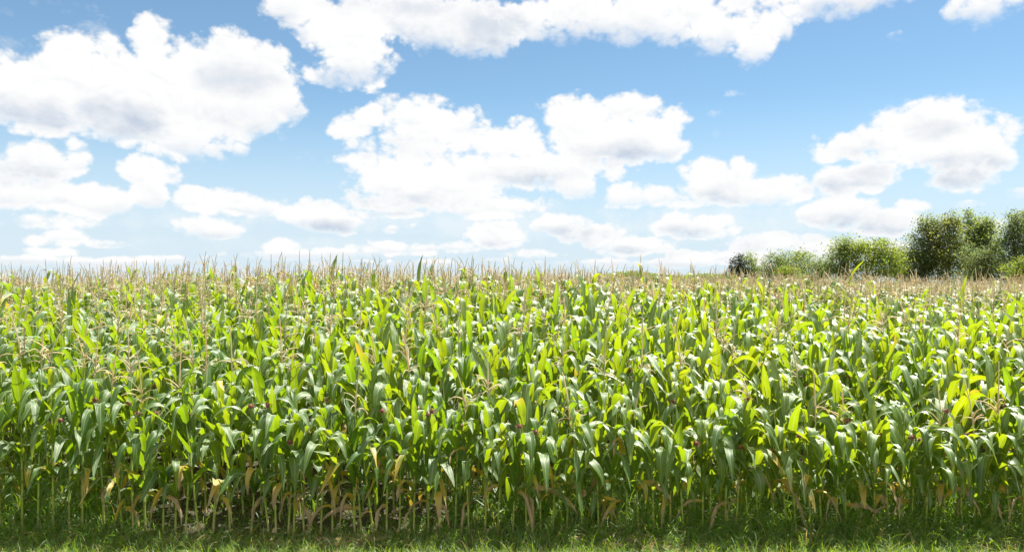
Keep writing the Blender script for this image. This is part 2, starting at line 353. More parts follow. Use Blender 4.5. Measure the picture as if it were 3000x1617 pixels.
# x, leaf foot height, side, reach, rise, drop, age  (the dying leaves one can tell in the photo)
DYING = [(245, .30, -1, .18, .17, .10, .30), (392, .38, -1, .17, .03, .36, .28), (515, .40, -1, .26, .14, .40, .26), (547, .24, -1, .22, .36, .36, .24), (547, .22, 1, .10, .05, .25, .8),
         (479, .40, 1, .28, .06, .34, .62), (670, .62, -1, .10, .06, .42, .55), (670, .20, -1, .16, .06, .28, .75), (787, .36, -1, .12, .05, .34, .8), (844, .42, -1, .08, .05, .28, .55), (861, .22, 1, .16, .18, .10, .75),
         (890, .42, -1, .14, .06, .20, .42), (890, .26, 1, .10, .02, .3, .75), (939, .62, 1, .16, .04, .46, .40), (973, .28, -1, .26, .05, .27, .72), (1057, .25, -1, .38, .05, .14, .75), (1038, .30, -1, .10, .16, .34, .5),
         (1133, .82, -1, .14, .04, .24, .45), (1133, .30, -1, .12, .04, .26, .78), (1057, .42, 1, .46, .26, .04, .22), (1169, .22, -1, .14, .03, .10, .8), (1213, .30, -1, .15, .18, .04, .35), (1254, .34, -1, .26, .04, .26, .72),
         (1290, .28, 1, .12, .05, .28, .78), (1333, .42, -1, .20, .26, .02, .25), (1374, .32, -1, .08, .03, .40, .7), (1374, .9, -1, .18, .06, .12, .5), (1458, .50, -1, .20, .04, .18, .72), (1502, .46, 1, .22, .06, .66, .72), (1543, .42, 1, .08, .02, .32, .75),
         (1584, .36, 1, .26, .10, .06, .72), (1619, .40, -1, .18, .36, .02, .65), (1543, .48, 1, .55, .04, .30, .75), (1661, .34, 1, .12, .18, .02, .5), (1705, .38, 1, .06, .10, .02, .55), (1754, .40, 1, .2, .03, .03, .4),
         (1792, .52, -1, .15, .08, .06, .4), (1835, .48, -1, .17, .5, .08, .42), (1835, .34, -1, .30, .05, .42, .45), (1792, .28, 1, .05, .02, .30, .8), (1965, .45, -1, .12, .08, .52, .36), (2060, .34, -1, .32, .04, .28, .75),
         (2084, .40, 1, .16, .16, .02, .6), (2122, .30, -1, .18, .06, .42, .75), (2153, .36, -1, .16, .04, .34, .75), (2153, .6, 1, .36, .14, .36, .6), (2227, .30, -1, .06, .02, .30, .75), (2309, .46, 1, .22, .08, .64, .62),
         (2374, .44, 1, .28, .10, .36, .45), (2446, .46, 1, .34, .16, .42, .28), (2479, .32, 1, .32, .02, .10, .75), (2479, .86, 1, .32, .18, .2, .2), (2607, .28, -1, .24, .03, .12, .8), (2641, .40, -1, .18, .18, .06, .55), (2641, .3, -1, .1, .14, .3, .75), (2676, .46, 1, .03, .03, .46, .45),
         (2744, .44, 1, .16, .08, .36, .32), (2775, .40, 1, .12, .10, .30, .5), (2858, .30, -1, .26, .12, .10, .75), (2921, .40, -1, .34, .06, .34, .7), (2901, .34, 1, .04, .05, .34, .75), (2993, .36, -1, .26, .08, .34, .72), (2966, .62, 1, .06, .06, .14, .6)]
SILKS = [(7, 1.28, 0), (125, 1.18, 0), (323, 1.28, 0), (382, 1.28, 0), (410, 1.18, 0), (495, 1.16, 0), (545, 1.16, 0), (540, 1.42, 0), (370, 1.58, 1), (700, 1.23, 0), (788, 1.26, 0), (232, 1.48, 1), (440, 1.64, 0),
         (1290, 1.22, 0), (1240, 1.12, 0), (1502, 1.04, 0), (1572, 0.95, 0), (2495, 1.10, 0), (2775, 1.20, 0), (2160, 1.30, 0), (1133, 1.2, 0)]

ONES = ['', 'first', 'second', 'third', 'fourth', 'fifth', 'sixth', 'seventh', 'eighth', 'ninth', 'tenth', 'eleventh', 'twelfth', 'thirteenth', 'fourteenth', 'fifteenth', 'sixteenth', 'seventeenth', 'eighteenth', 'nineteenth']
def ordinal(n):
    if n < 20: return ONES[n]
    tens = ['twent', 'thirt', 'fort', 'fift', 'sixt', 'sevent', 'eight'][n // 10 - 2]
    return tens + ('ieth' if n % 10 == 0 else 'y-' + ONES[n % 10])

def height_at(row, x, y):
    u = (x / y) * F + 1500
    edge = np.interp(u, [-300, 100, 350, 700, 1100, 1700, 2300, 3300], [2.34, 2.34, 2.22, 2.02, 1.93, 1.90, 1.84, 1.80])
    return edge + (2.62 - edge) * min(1.0, row / 2.6) ** 0.8

def row_positions():
    """all plants: (row, x, y)"""
    out = []
    for row in range(0, 48):
        y = ROW0 + row * ROWGAP
        half = 0.63 * y + 3.6
        if row == 0:
            xs = [px(v, ROW0) for v in FRONT]
            xs = list(np.arange(xs[0] - STEP * 22, xs[0] - 0.05, STEP)) + xs + list(np.arange(xs[-1] + STEP, xs[-1] + STEP * 23, STEP))
        else:
            step = STEP * (1.32 if row < 4 else 1.28 if row < 16 else 1.25 if row < 24 else 1.5)
            xs = np.arange(-half, half, step) + R.uniform(0, step)
            xs = xs + R.normal(0, 0.03, len(xs))
            if row >= 22: xs = [v for v in xs if v / y > -0.12 + 0.004 * row and v < 0.63 * y + 1.5]     # only the flatter right side shows its far rows
        for xx in xs: out.append((row, float(xx), y + R.normal(0, 0.025)))
    return out

plants = row_positions()
single, rest = [], []
for row, x, y in plants:
    if abs(x) <= 0.629 * y + 0.06 and len(single) < 300: single.append((row, x, y))
    else: rest.append((row, x, y))

ROWNAME = ['front', 'second', 'third', 'fourth', 'fifth']
front_no = 0
for row, x, y in single:
    rng = np.random.default_rng(int(1e4 + row * 997 + (x + 20) * 131))
    hgt = float(height_at(row, x, y) * rng.uniform(0.92, 1.06))
    u = x / y * F + 1500
    if row == 0 and abs(u - 479) < 3 or row == 0 and abs(u - 738) < 3: hgt *= 0.72
    parts, f, hs, var = corn(rng, hgt, True, hue=float(np.interp(u, [300, 1200, 2200], [0.32, 0.46, 0.62])), flower=bool(rng.random() < (0.45 if u < 700 else 0.22)), wide=0.92 if row == 0 else 1.0, start=rng.uniform(0.26, 0.44), lean=(-0.05 if row == 0 and 330 < u < 700 else 0.03 if row == 0 and u < 30 else 0.0))
    t = bpy.data.objects.new('corn_plant', None); C.objects.link(t); t.empty_display_size = 0.1
    t.location = (x, y, float(terrain(x, y)))
    parts['stalk'].build('stalk', [STALK], t)
    parts['leaves'].build('leaves', [LEAF], t)
    if 'tassel' in parts: parts['tassel'].build('tassel', [TASSEL], t)
    feat = []
    ear = None
    if row == 0:
        for (sx, sh, pale) in SILKS:
            if abs(sx - u) < 22 and ear is None: ear = (sh, rng.uniform(-2.3, -0.8), pale)
        if ear: feat.append('a pale silky ear' if ear[2] else 'a purple-silked ear')
    if ear is None and rng.random() < (0.45 if row else 0.25):
        ear = (hgt * rng.uniform(0.42, 0.54), rng.uniform(0, 6.28), rng.random() < 0.2)
    if ear:
        hu, sk = ear_parts(rng, f, ear[0], ear[1], ear[2])
        e = hu.build('ear', [HUSK], t); sk.build('silk', [SILK_PALE if ear[2] else SILK], e)
    dying = [d for d in DYING if row == 0 and abs(d[0] - u) < 2]
    for d in dying:
        w = withered(rng, f, d[1], d[2], d[3], d[4], d[5], d[6], toward=-rng.uniform(0.05, 0.22)).build('withered_leaf', [DRY], t)
        w['label'] = 'tan dried leaf' if d[6] >= 0.6 else 'yellowing dying leaf'
    if not dying and rng.random() < (0.45 if row == 0 else 0.5 if row < 3 else 0.1):
        withered(rng, f, rng.uniform(0.2, 0.5), rng.choice([-1, 1]), rng.uniform(0.1, 0.3), rng.uniform(0.02, 0.15), rng.uniform(0.15, 0.4), rng.uniform(0.25, 0.8), toward=rng.normal(0, 0.15)).build('withered_leaf', [DRY], t)
    if row == 0:
        front_no += 1
        if dying: feat.append('a tan withered leaf' if max(d[6] for d in dying) >= 0.6 else 'a yellowed dying leaf')
        look = ('with ' + feat[-1]) if feat else ('tall and green' if u < 700 else 'short and green')
        tag(t, f'corn plant {look}, {ordinal(front_no)} from left in front row', 'corn plant', 'corn plants of the front row')
    else:
        third = 'left' if u < 1000 else 'middle' if u < 2000 else 'right'
        tag(t, f'green corn plant in the {ROWNAME[row]} row from the grass, {third} third of the field', 'corn plant', f'corn plants of the {ROWNAME[row]} row, {third} third')

mb = MB()
for row, x, y in rest:
    rng = np.random.default_rng(int(5e5 + row * 997 + (x + 60) * 131))
    hgt = float(height_at(row, x, y) * rng.normal(1.0, 0.06))
    low = 0.0 if row < 7 else 0.9 if row < 14 else 1.25
    parts, f, hs, var = corn(rng, hgt, row < 6, wide=1.14, flower=bool(rng.random() < np.interp(row, [0, 4, 7, 11, 14], [0.2, 0.2, 0.35, 0.85, 1.0])), low=min(low, hgt - 0.85))
    o = np.array([x, y, float(terrain(x, y))], np.float32)
    for k, key in enumerate(('leaves', 'stalk', 'tassel')):
        p = parts.get(key)
        if p is None: continue
        for v, q, a, w, off in zip(p.v, p.q, p.a, p.w, np.cumsum([0] + [len(v) for v in p.v])):
            mb.add(v + o, q - off, a, w, k)
tag(mb.build('corn_field', [LEAF, STALK, TASSEL]), 'dense rows of green corn with tan tassels filling the field behind the nearest rows', 'corn field', kind='stuff')

# ------------------------------------------------------------------ grass, weeds, straw
def blades(mb, x, y, ln, wd, e0, bend, age, var, n=4, z=None):
    k = len(x); z = terrain(x, y) - 0.01 if z is None else z
    ribbon(mb, np.stack([x, y, z], -1), R.uniform(0, 6.28, k), ln, wd, e0, bend, R.uniform(0.3, 0.7, k), np.full(k, 0.25), R.normal(0, 0.5, k), R.normal(0, 0.4, k),
           R.normal(0, 0.8, k), np.zeros(k), age, var, n, 1, shape='blade')

def patchy(x, y, s=1.0, seed=0.0):
    return 0.5 + 0.25 * np.sin(x * 2.3 * s + 1.7 * np.sin(y * 3.1 * s + seed) + seed) + 0.25 * np.sin(y * 4.7 * s + 2.1 * np.sin(x * 1.3 * s + seed * 2))

g = MB(); k = 88000
x = R.uniform(-9.6, 9.6, k); y = 9.25 - 2.0 * R.random(k) ** 0.9
p = patchy(x, y, 1.6); ok = R.random(k) < np.where(y > 8.95, 0.35, 0.45 + 0.7 * p); x, y, p = x[ok], y[ok], p[ok]; k = len(x)
blades(g, x, y, R.gamma(4, 0.022, k) + 0.02, R.uniform(0.003, 0.007, k), R.uniform(0.5, 1.5, k), R.uniform(0.1, 1.5, k), np.where(R.random(k) < 0.05 + 0.10 * (1 - p), R.uniform(0.3, 0.9, k), 0), R.random(k), 3)
k = 3300; x = R.uniform(-9.6, 9.6, k); y = R.uniform(8.1, 8.9, k)
blades(g, x, y, R.uniform(0.14, 0.27, k), R.uniform(0.005, 0.009, k), R.uniform(0.8, 1.5, k), R.uniform(0.3, 1.6, k), np.where(R.random(k) < .1, .6, 0), R.uniform(0.4, 1, k), 4)
tag(g.build('grass', [GRASS]), 'mown green grass verge along the foot of the corn', 'grass', kind='stuff')

wd_ = MB(); k = 52000
x = R.uniform(-9.6, 9.6, k); y = 8.56 + 2.76 * R.random(k) ** 1.5 ; u = x / y * F + 1500
dens = np.interp(u, [-400, 120, 260, 420, 520, 1000, 1300, 1500, 1750, 3400], [1, 1.0, 0.9, 0.5, 0.22, 0.25, 0.5, 0.85, 1.0, 1.0]) * np.interp(y, [8.56, 8.75, 10.2, 11.4], [0.5, 1, 0.9, 0.5]) * (0.55 + 0.6 * patchy(x, y, 0.9, 2.0))
ok = R.random(k) < dens; x, y, u = x[ok], y[ok], u[ok]; k = len(x)
hsc = np.interp(u, [-400, 200, 420, 520, 1000, 1400, 1700, 3400], [1.1, 1.05, .7, .4, .4, .7, 1.0, 1.1]) * np.interp(y, [8.56, 9.0, 11], [0.40, 0.95, 1.15])
blades(wd_, x, y, R.uniform(0.2, 0.72, k) * hsc, R.uniform(0.006, 0.014, k), R.uniform(0.7, 1.5, k), R.uniform(0.3, 2.2, k), np.where(R.random(k) < .06, .6, 0), R.random(k), 6)
tag(wd_.build('weeds', [GRASS]), 'tall dark green weeds growing between the foot of the corn stalks', 'weeds', kind='stuff')

st = MB()
for cx, w_, n_ in ((1060, 0.5, 160), (1830, 0.7, 260), (2950, 0.4, 120), (2300, 0.3, 60), (500, 2.5, 90), (1000, 5.0, 160)):
    d = 8.62; x = px(cx, d) + R.normal(0, w_ * 0.5, n_); y = 8.68 + R.normal(0, 0.09, n_)
    blades(st, x, y, R.uniform(0.10, 0.34, n_), R.uniform(0.003, 0.006, n_), R.uniform(-0.05, 0.25, n_), R.uniform(0.0, 0.4, n_), np.full(n_, 0.95), R.random(n_), 4, z=terrain(x, y) + R.uniform(0.02, 0.05, n_))
tag(st.build('straw', [DRY]), 'pale dry straw lying flat on the grass verge', 'straw', kind='stuff')

# ------------------------------------------------------------------ trees
def crown_material(name, dark, light, through):
    return leaf_material(name, dark, light, through, trans=0.45, rough=0.6, stripes=False, spec=0.10)
GREENS = {'mid': crown_material('leaves_mid', (0.064, 0.108, 0.036), (0.130, 0.180, 0.062), (0.35, 0.47, 0.08)),
          'dark': crown_material('leaves_dark', (0.060, 0.096, 0.044), (0.120, 0.158, 0.074), (0.32, 0.41, 0.11)),
          'pale': crown_material('leaves_pale', (0.085, 0.125, 0.055), (0.160, 0.205, 0.085), (0.26, 0.34, 0.09)),
          'olive': crown_material('leaves_olive', (0.078, 0.108, 0.030), (0.145, 0.172, 0.054), (0.36, 0.42, 0.06)),
          'lime': crown_material('leaves_lime', (0.075, 0.125, 0.020), (0.160, 0.215, 0.035), (0.34, 0.45, 0.03)),
          'needle': crown_material('needles', (0.018, 0.034, 0.022), (0.036, 0.058, 0.036), (0.05, 0.08, 0.03))}

def leaf_cards(mb, P, size, var, up=0.35):
    k = len(P); nrm = R.normal(0, 1, (k, 3)); nrm[:, 2] = np.abs(nrm[:, 2]) + up; nrm /= np.linalg.norm(nrm, axis=1, keepdims=True)
    a = np.cross(nrm, R.normal(0, 1, (k, 3))); a /= np.linalg.norm(a, axis=1, keepdims=True); b = np.cross(nrm, a)
    s = size * 0.86 * R.uniform(0.5, 1.4, (k, 1)); tip = nrm * s * R.normal(0, 0.25, (k, 1))
    V = np.stack([P - a * s, P - b * s * 0.45 + tip, P + a * s, P + b * s * 0.45 + tip], 1)
    at = np.zeros((k * 4, 3)); mb.add(V, np.arange(k * 4).reshape(-1, 4), at, np.repeat(var, 4))

def tree(name, label, cx, D, base, blobs, green, n=9000, size=0.10, cat='tree', group=None, trunk=0.10, clump=0.42, thin=1.0):
    """blobs: (photo x, photo y, rx, ry in photo pixels) of the crown's masses"""
    x0 = px(cx, D); s = D / F
    t = bpy.data.objects.new(name, None); C.objects.link(t); t.location = (x0, D, base); tag(t, label, cat, group)
    cen = np.array([[px(b[0], D) - x0, R.normal(0, 0.25 * b[2] * s), H + (HZ - b[1]) * s - base] for b in blobs]); rad = np.array([[b[2] * s, b[2] * s * 0.9, b[3] * s] for b in blobs])
    vol = (rad[:, 0] * rad[:, 2]) ; vol = vol / vol.sum()
    mb = MB(); lim = []
    for c, r, v in zip(cen, rad, vol):
        nc = max(6, int(n * v / 62)); d = R.normal(0, 1, (nc, 3)); d /= np.linalg.norm(d, axis=1, keepdims=True)
        cc = c + d * r * (R.uniform(0.20, 1.35, (nc, 1)) ** 0.62); lim.append(cc)
        kk = 56; q = (cc[:, None] + R.normal(0, 1, (nc, kk, 3)) * clump * R.uniform(0.45, 1.15, (nc, 1, 1)) * np.array([1, 1, 0.75])).reshape(-1, 3)
        var = np.clip(np.repeat(R.normal(0.5, 0.28, nc), kk) + R.normal(0, 0.15, nc * kk), 0, 1)
        ok = (q[:, 2] > 0.15) & (R.random(len(q)) < thin); leaf_cards(mb, q[ok], size, var[ok])
    top = cen[np.argmax(cen[:, 2])]; k = np.linspace(0, 1, 8)[:, None]
    tr = MB(); P = np.hstack([top[:2] * k ** 1.6, k * top[2]]); P[:, 0] += np.sin(k[:, 0] * 5) * 0.05
    tubes(tr, P[None], (trunk * (1 - 0.82 * k[:, 0]))[None], 7)
    ends = np.concatenate(lim); ends = ends[R.permutation(len(ends))[:26]]
    q = np.linspace(0, 1, 6)[None, :, None]; st_ = np.clip(ends[:, 2] / top[2] * 0.55, 0.08, 0.9)
    S = np.stack([np.interp(st_, k[:, 0], P[:, a]) for a in range(3)], -1)
    B = S[:, None] * (1 - q) + ends[:, None] * q; B[..., 2] += np.sin(q[..., 0] * np.pi) * 0.12 * np.linalg.norm(ends - S, axis=1)[:, None] * -1
    tubes(tr, B, np.broadcast_to(trunk * 0.38 * (1 - 0.8 * q[..., 0]), B.shape[:2]), 5)
    tr.build('trunk', [BARK], t); mb.build('crown', [GREENS[green]], t)
    return t

TB = 0.2
tree('pine_tree', 'dark lone pine with a dense rounded top, at the far end of the tree line', 2166, 78, TB, [(2166, 764, 22, 20), (2160, 785, 26, 16), (2172, 800, 24, 18), (2150, 806, 20, 14)], 'needle', 5000, 0.09, clump=0.22)
tree('leafy_tree', 'small mid green tree leaning against the dark pine', 2203, 80, TB, [(2195, 770, 16, 26), (2208, 792, 22, 26), (2218, 808, 22, 20)], 'mid', 4200, 0.09, clump=0.3)
tree('leafy_tree', 'low dark green tree with a sloping round side, next to the pale willow', 2270, 76, TB, [(2262, 782, 34, 28), (2290, 768, 36, 26), (2245, 800, 28, 24), (2310, 795, 40, 32), (2330, 812, 60, 20)], 'dark', 9000, 0.10)
tree('leafy_tree', 'round green tree with spiky twigs, highest of its low clump', 2345, 79, TB, [(2340, 752, 30, 18), (2355, 768, 30, 24), (2330, 780, 40, 26), (2350, 805, 50, 24)], 'mid', 7000, 0.10, clump=0.34)
tree('willow_tree', 'pale feathery willow between the low clump and the taller broad tree', 2400, 77, TB, [(2395, 775, 28, 20), (2415, 780, 26, 22), (2400, 802, 44, 26)], 'pale', 7000, 0.085, thin=0.75)
tree('leafy_bush', 'low yellow-green bush in front of the willow', 2302, 70, TB, [(2302, 795, 22, 12), (2320, 806, 30, 14)], 'lime', 2600, 0.09, cat='bush', trunk=0.05, clump=0.26)
tree('maple_tree', 'broad light green tree with airy top branches beside the willow', 2478, 74, TB, [(2470, 714, 24, 16), (2462, 738, 30, 22), (2450, 766, 28, 24), (2490, 740, 28, 22), (2455, 792, 34, 22)], 'mid', 8000, 0.11, clump=0.38, thin=0.8)
tree('maple_tree', 'wide bright green tree with a level top, in the middle of the tree line', 2550, 73, TB, [(2532, 728, 34, 22), (2570, 728, 40, 24), (2540, 760, 60, 30), (2600, 745, 34, 30), (2600, 780, 40, 34), (2545, 798, 60, 26)], 'lime', 13000, 0.11, thin=0.85)
tree('willow_tree', 'grey-green low tree filling the gap before the tall poplars', 2642, 78, TB, [(2640, 742, 26, 20), (2660, 762, 30, 28), (2636, 785, 44, 32), (2665, 805, 46, 22)], 'pale', 8500, 0.10)
tree('poplar_tree', 'dark green poplar on the near side of the tall clump, twigs reaching out', 2690, 76, TB, [(2672, 700, 14, 14), (2700, 668, 7, 22), (2716, 655, 6, 22), (2730, 660, 6, 20), (2738, 668, 8, 18), (2690, 722, 26, 26), (2715, 690, 20, 34), (2685, 758, 42, 34), (2720, 745, 36, 44), (2690, 795, 50, 34)], 'dark', 13000, 0.11, clump=0.42)
tree('poplar_tree', 'olive brown-tinged tall poplar in the centre of the tall clump', 2775, 75, TB, [(2788, 640, 9, 18), (2776, 652, 8, 16), (2798, 650, 8, 16), (2782, 672, 26, 26), (2752, 690, 30, 34), (2800, 705, 28, 34), (2770, 740, 54, 44), (2775, 790, 56, 36)], 'olive', 15000, 0.11, clump=0.42)
tree('poplar_tree', 'tall mid green poplar with a narrow pointed top in the tall clump', 2840, 77, TB, [(2838, 634, 7, 20), (2846, 644, 8, 16), (2858, 668, 7, 18), (2838, 664, 20, 24), (2842, 700, 30, 36), (2830, 745, 40, 44), (2850, 790, 50, 36)], 'mid', 12000, 0.11, clump=0.4)
tree('poplar_tree', 'green poplar with two pointed tops at the end of the tall clump', 2892, 76, TB, [(2872, 656, 7, 24), (2896, 650, 7, 26), (2884, 672, 14, 22), (2910, 672, 10, 22), (2890, 700, 30, 34), (2905, 745, 36, 44), (2895, 790, 52, 36)], 'mid', 12000, 0.11, clump=0.4)
tree('willow_tree', 'pale rounded tree in front of the tall poplars', 2868, 71, TB, [(2865, 755, 34, 26), (2890, 775, 34, 30), (2860, 800, 46, 26)], 'pale', 7000, 0.10)
tree('oak_tree', 'tall dark tree cut off by the edge of the photo', 2975, 70, TB, [(2968, 634, 16, 16), (2990, 645, 24, 24), (2962, 672, 24, 28), (3010, 680, 44, 44), (2955, 715, 30, 34), (2990, 745, 52, 44), (2965, 795, 54, 36), (3050, 740, 60, 80)], 'dark', 18000, 0.12, clump=0.42)
tree('leafy_bush', 'yellow-green bush at the foot of the tall dark tree', 2985, 62, TB, [(2990, 775, 26, 14), (2965, 792, 34, 18), (3000, 805, 40, 20)], 'lime', 4000, 0.09, cat='bush', trunk=0.05, clump=0.28)
us = MB(); D = 79.0; s = D / F
for cx in np.arange(2225, 3080, 9):
    k = 190; P = np.stack([px(cx, D) + R.normal(0, 8 * s, k), D + R.normal(0, 0.8, k), np.abs(R.normal(0, R.uniform(0.7, 1.5), k)) + 0.15], -1)
    leaf_cards(us, P, 0.11, np.clip(R.normal(R.uniform(0.2, 0.7), 0.2, k), 0, 1))
tag(us.build('undergrowth', [GREENS['dark']]), 'dark green undergrowth filling in below the trees', 'undergrowth', kind='stuff')
tl = MB(); D = 240.0; s = D / F
for cx in np.arange(1735, 2200, 7):
    hh_ = np.interp(cx, [1735, 1765, 1800, 1825, 1850, 1890, 1930, 2000, 2060, 2200], [815, 806, 798, 800, 795, 799, 806, 808, 803, 808]) + R.normal(0, 2.0)
    k = 260; P = np.stack([px(cx, D) + R.normal(0, 6 * s, k), D + R.normal(0, 2.5, k), H + (HZ - hh_) * s - np.abs(R.normal(0, 13 * s, k))], -1)
    P[:, 2] = np.maximum(P[:, 2], 0.2); leaf_cards(tl, P, 0.30, np.clip(R.normal(R.uniform(0.2, 0.8), 0.2, k), 0, 1))
tag(tl.build('treeline', [GREENS['mid']]), 'low distant line of green trees just above the corn tassels', 'treeline', kind='stuff')

# ------------------------------------------------------------------ sky
def azel(x, y):
    a = math.atan((x - 1500) / F); return a, math.atan((HZ - y) / F * math.cos(a))
CLOUDS = [(450, 165, 85, 95), (650, 255, 235, 150), (430, 285, 310, 140), (90, 270, 210, 105), (115, 332, 225, 52), (545, 412, 145, 52), (800, 285, 100, 75), (270, 150, 120, 45),
          (880, 25, 100, 48), (1020, 80, 140, 75), (1040, 170, 115, 85), (960, 222, 55, 25), (1250, 50, 330, 72), (1420, 100, 95, 62), (1620, 55, 150, 60), (1950, 35, 380, 72), (2150, 85, 150, 68), (2205, 135, 62, 60), (2450, 5, 200, 34), (2010, 75, 190, 45),
          (2905, 5, 110, 52), (2622, 113, 20, 14), (2905, 462, 45, 8),
          (1215, 350, 110, 66), (1330, 372, 95, 55), (1090, 470, 75, 30), (1250, 470, 140, 34), (1100, 350, 60, 34), (1740, 470, 90, 40), (1040, 378, 72, 34), (1200, 425, 180, 40), (1690, 335, 100, 55), (1850, 330, 112, 50), (1960, 355, 60, 44), (1780, 405, 190, 78), (1950, 420, 60, 48), (1500, 425, 110, 50), (1530, 372, 38, 20),
          (1130, 500, 100, 42), (1260, 540, 230, 72), (1500, 500, 300, 56), (1690, 530, 65, 60), (1150, 588, 120, 34), (1400, 605, 190, 34),
          (2110, 510, 100, 45), (2200, 560, 190, 48), (1870, 576, 100, 38), (2320, 532, 55, 32),
          (2720, 365, 165, 75), (2800, 425, 180, 88), (2550, 425, 150, 48), (2905, 470, 78, 36), (2820, 520, 100, 48), (2500, 525, 140, 46), (2440, 450, 55, 26),
          (2470, 625, 125, 48), (2590, 650, 105, 42), (2665, 608, 40, 18),
          (100, 480, 135, 54), (225, 470, 42, 48), (60, 570, 200, 56), (285, 590, 115, 50), (100, 645, 160, 26), (420, 505, 72, 46), (430, 570, 55, 46), (500, 510, 24, 20),
          (560, 575, 38, 22), (690, 600, 145, 36), (600, 668, 105, 34), (930, 635, 105, 46), (1000, 655, 52, 32), (190, 695, 62, 24), (310, 715, 48, 14), (120, 705, 40, 12),
          (1450, 690, 82, 40), (1350, 725, 55, 16), (1660, 655, 88, 36), (1740, 690, 95, 40), (1850, 720, 105, 30), (1890, 645, 55, 8), (1980, 660, 90, 34), (2080, 665, 105, 38), (2250, 715, 145, 36), (2110, 750, 130, 22), (2480, 735, 160, 34),
          (1155, 675, 28, 11), (1215, 665, 24, 14), (1150, 730, 130, 20), (820, 720, 58, 20), (860, 745, 150, 14), (2155, 275, 14, 4), (2090, 335, 10, 5), (2985, 565, 30, 13), (2890, 670, 60, 26), (300, 768, 120, 13), (80, 762, 100, 14), (560, 762, 110, 11), (1010, 742, 120, 15), (1300, 772, 120, 10), (1560, 745, 80, 10),
          (1700, 772, 140, 10), (1950, 772, 120, 10), (150, 738, 60, 9), (700, 748, 60, 9), (2300, 782, 120, 11), (1450, 762, 60, 8), (30, 620, 60, 16), (1240, 628, 150, 12), (800, 590, 40, 14), (2040, 600, 60, 10), (2830, 600, 30, 8)]
THIN = [(1400, 640, 480, 70), (2080, 650, 460, 70), (520, 640, 420, 50), (900, 720, 700, 40), (250, 28, 110, 20), (285, 92, 60, 34), (20, 30, 30, 30), (900, 460, 48, 12), (2630, 118, 26, 22), (830, 400, 14, 22), (2155, 276, 26, 7), (2095, 395, 12, 10), (2090, 335, 16, 10), (40, 140, 60, 30)]
GREYS = [(70, 335, 150, 46), (330, 350, 120, 50), (120, 362, 240, 26), (1180, 592, 170, 28), (1130, 432, 120, 28), (1560, 515, 110, 18), (1800, 455, 90, 30), (1420, 85, 110, 62), (1150, 8, 170, 24),
         (2480, 660, 150, 34), (2810, 505, 110, 44), (2520, 448, 60, 18), (2455, 552, 70, 18), (2560, 515, 55, 24), (950, 668, 70, 18), (560, 700, 46, 10), (20, 592, 90, 14), (2110, 575, 90, 24), (1430, 716, 80, 14), (1690, 684, 60, 12), (2190, 718, 36, 22), (2600, 692, 90, 24), (1990, 680, 50, 14), (1900, 745, 80, 12), (2740, 380, 60, 22), (700, 240, 120, 40), (60, 520, 100, 20)]

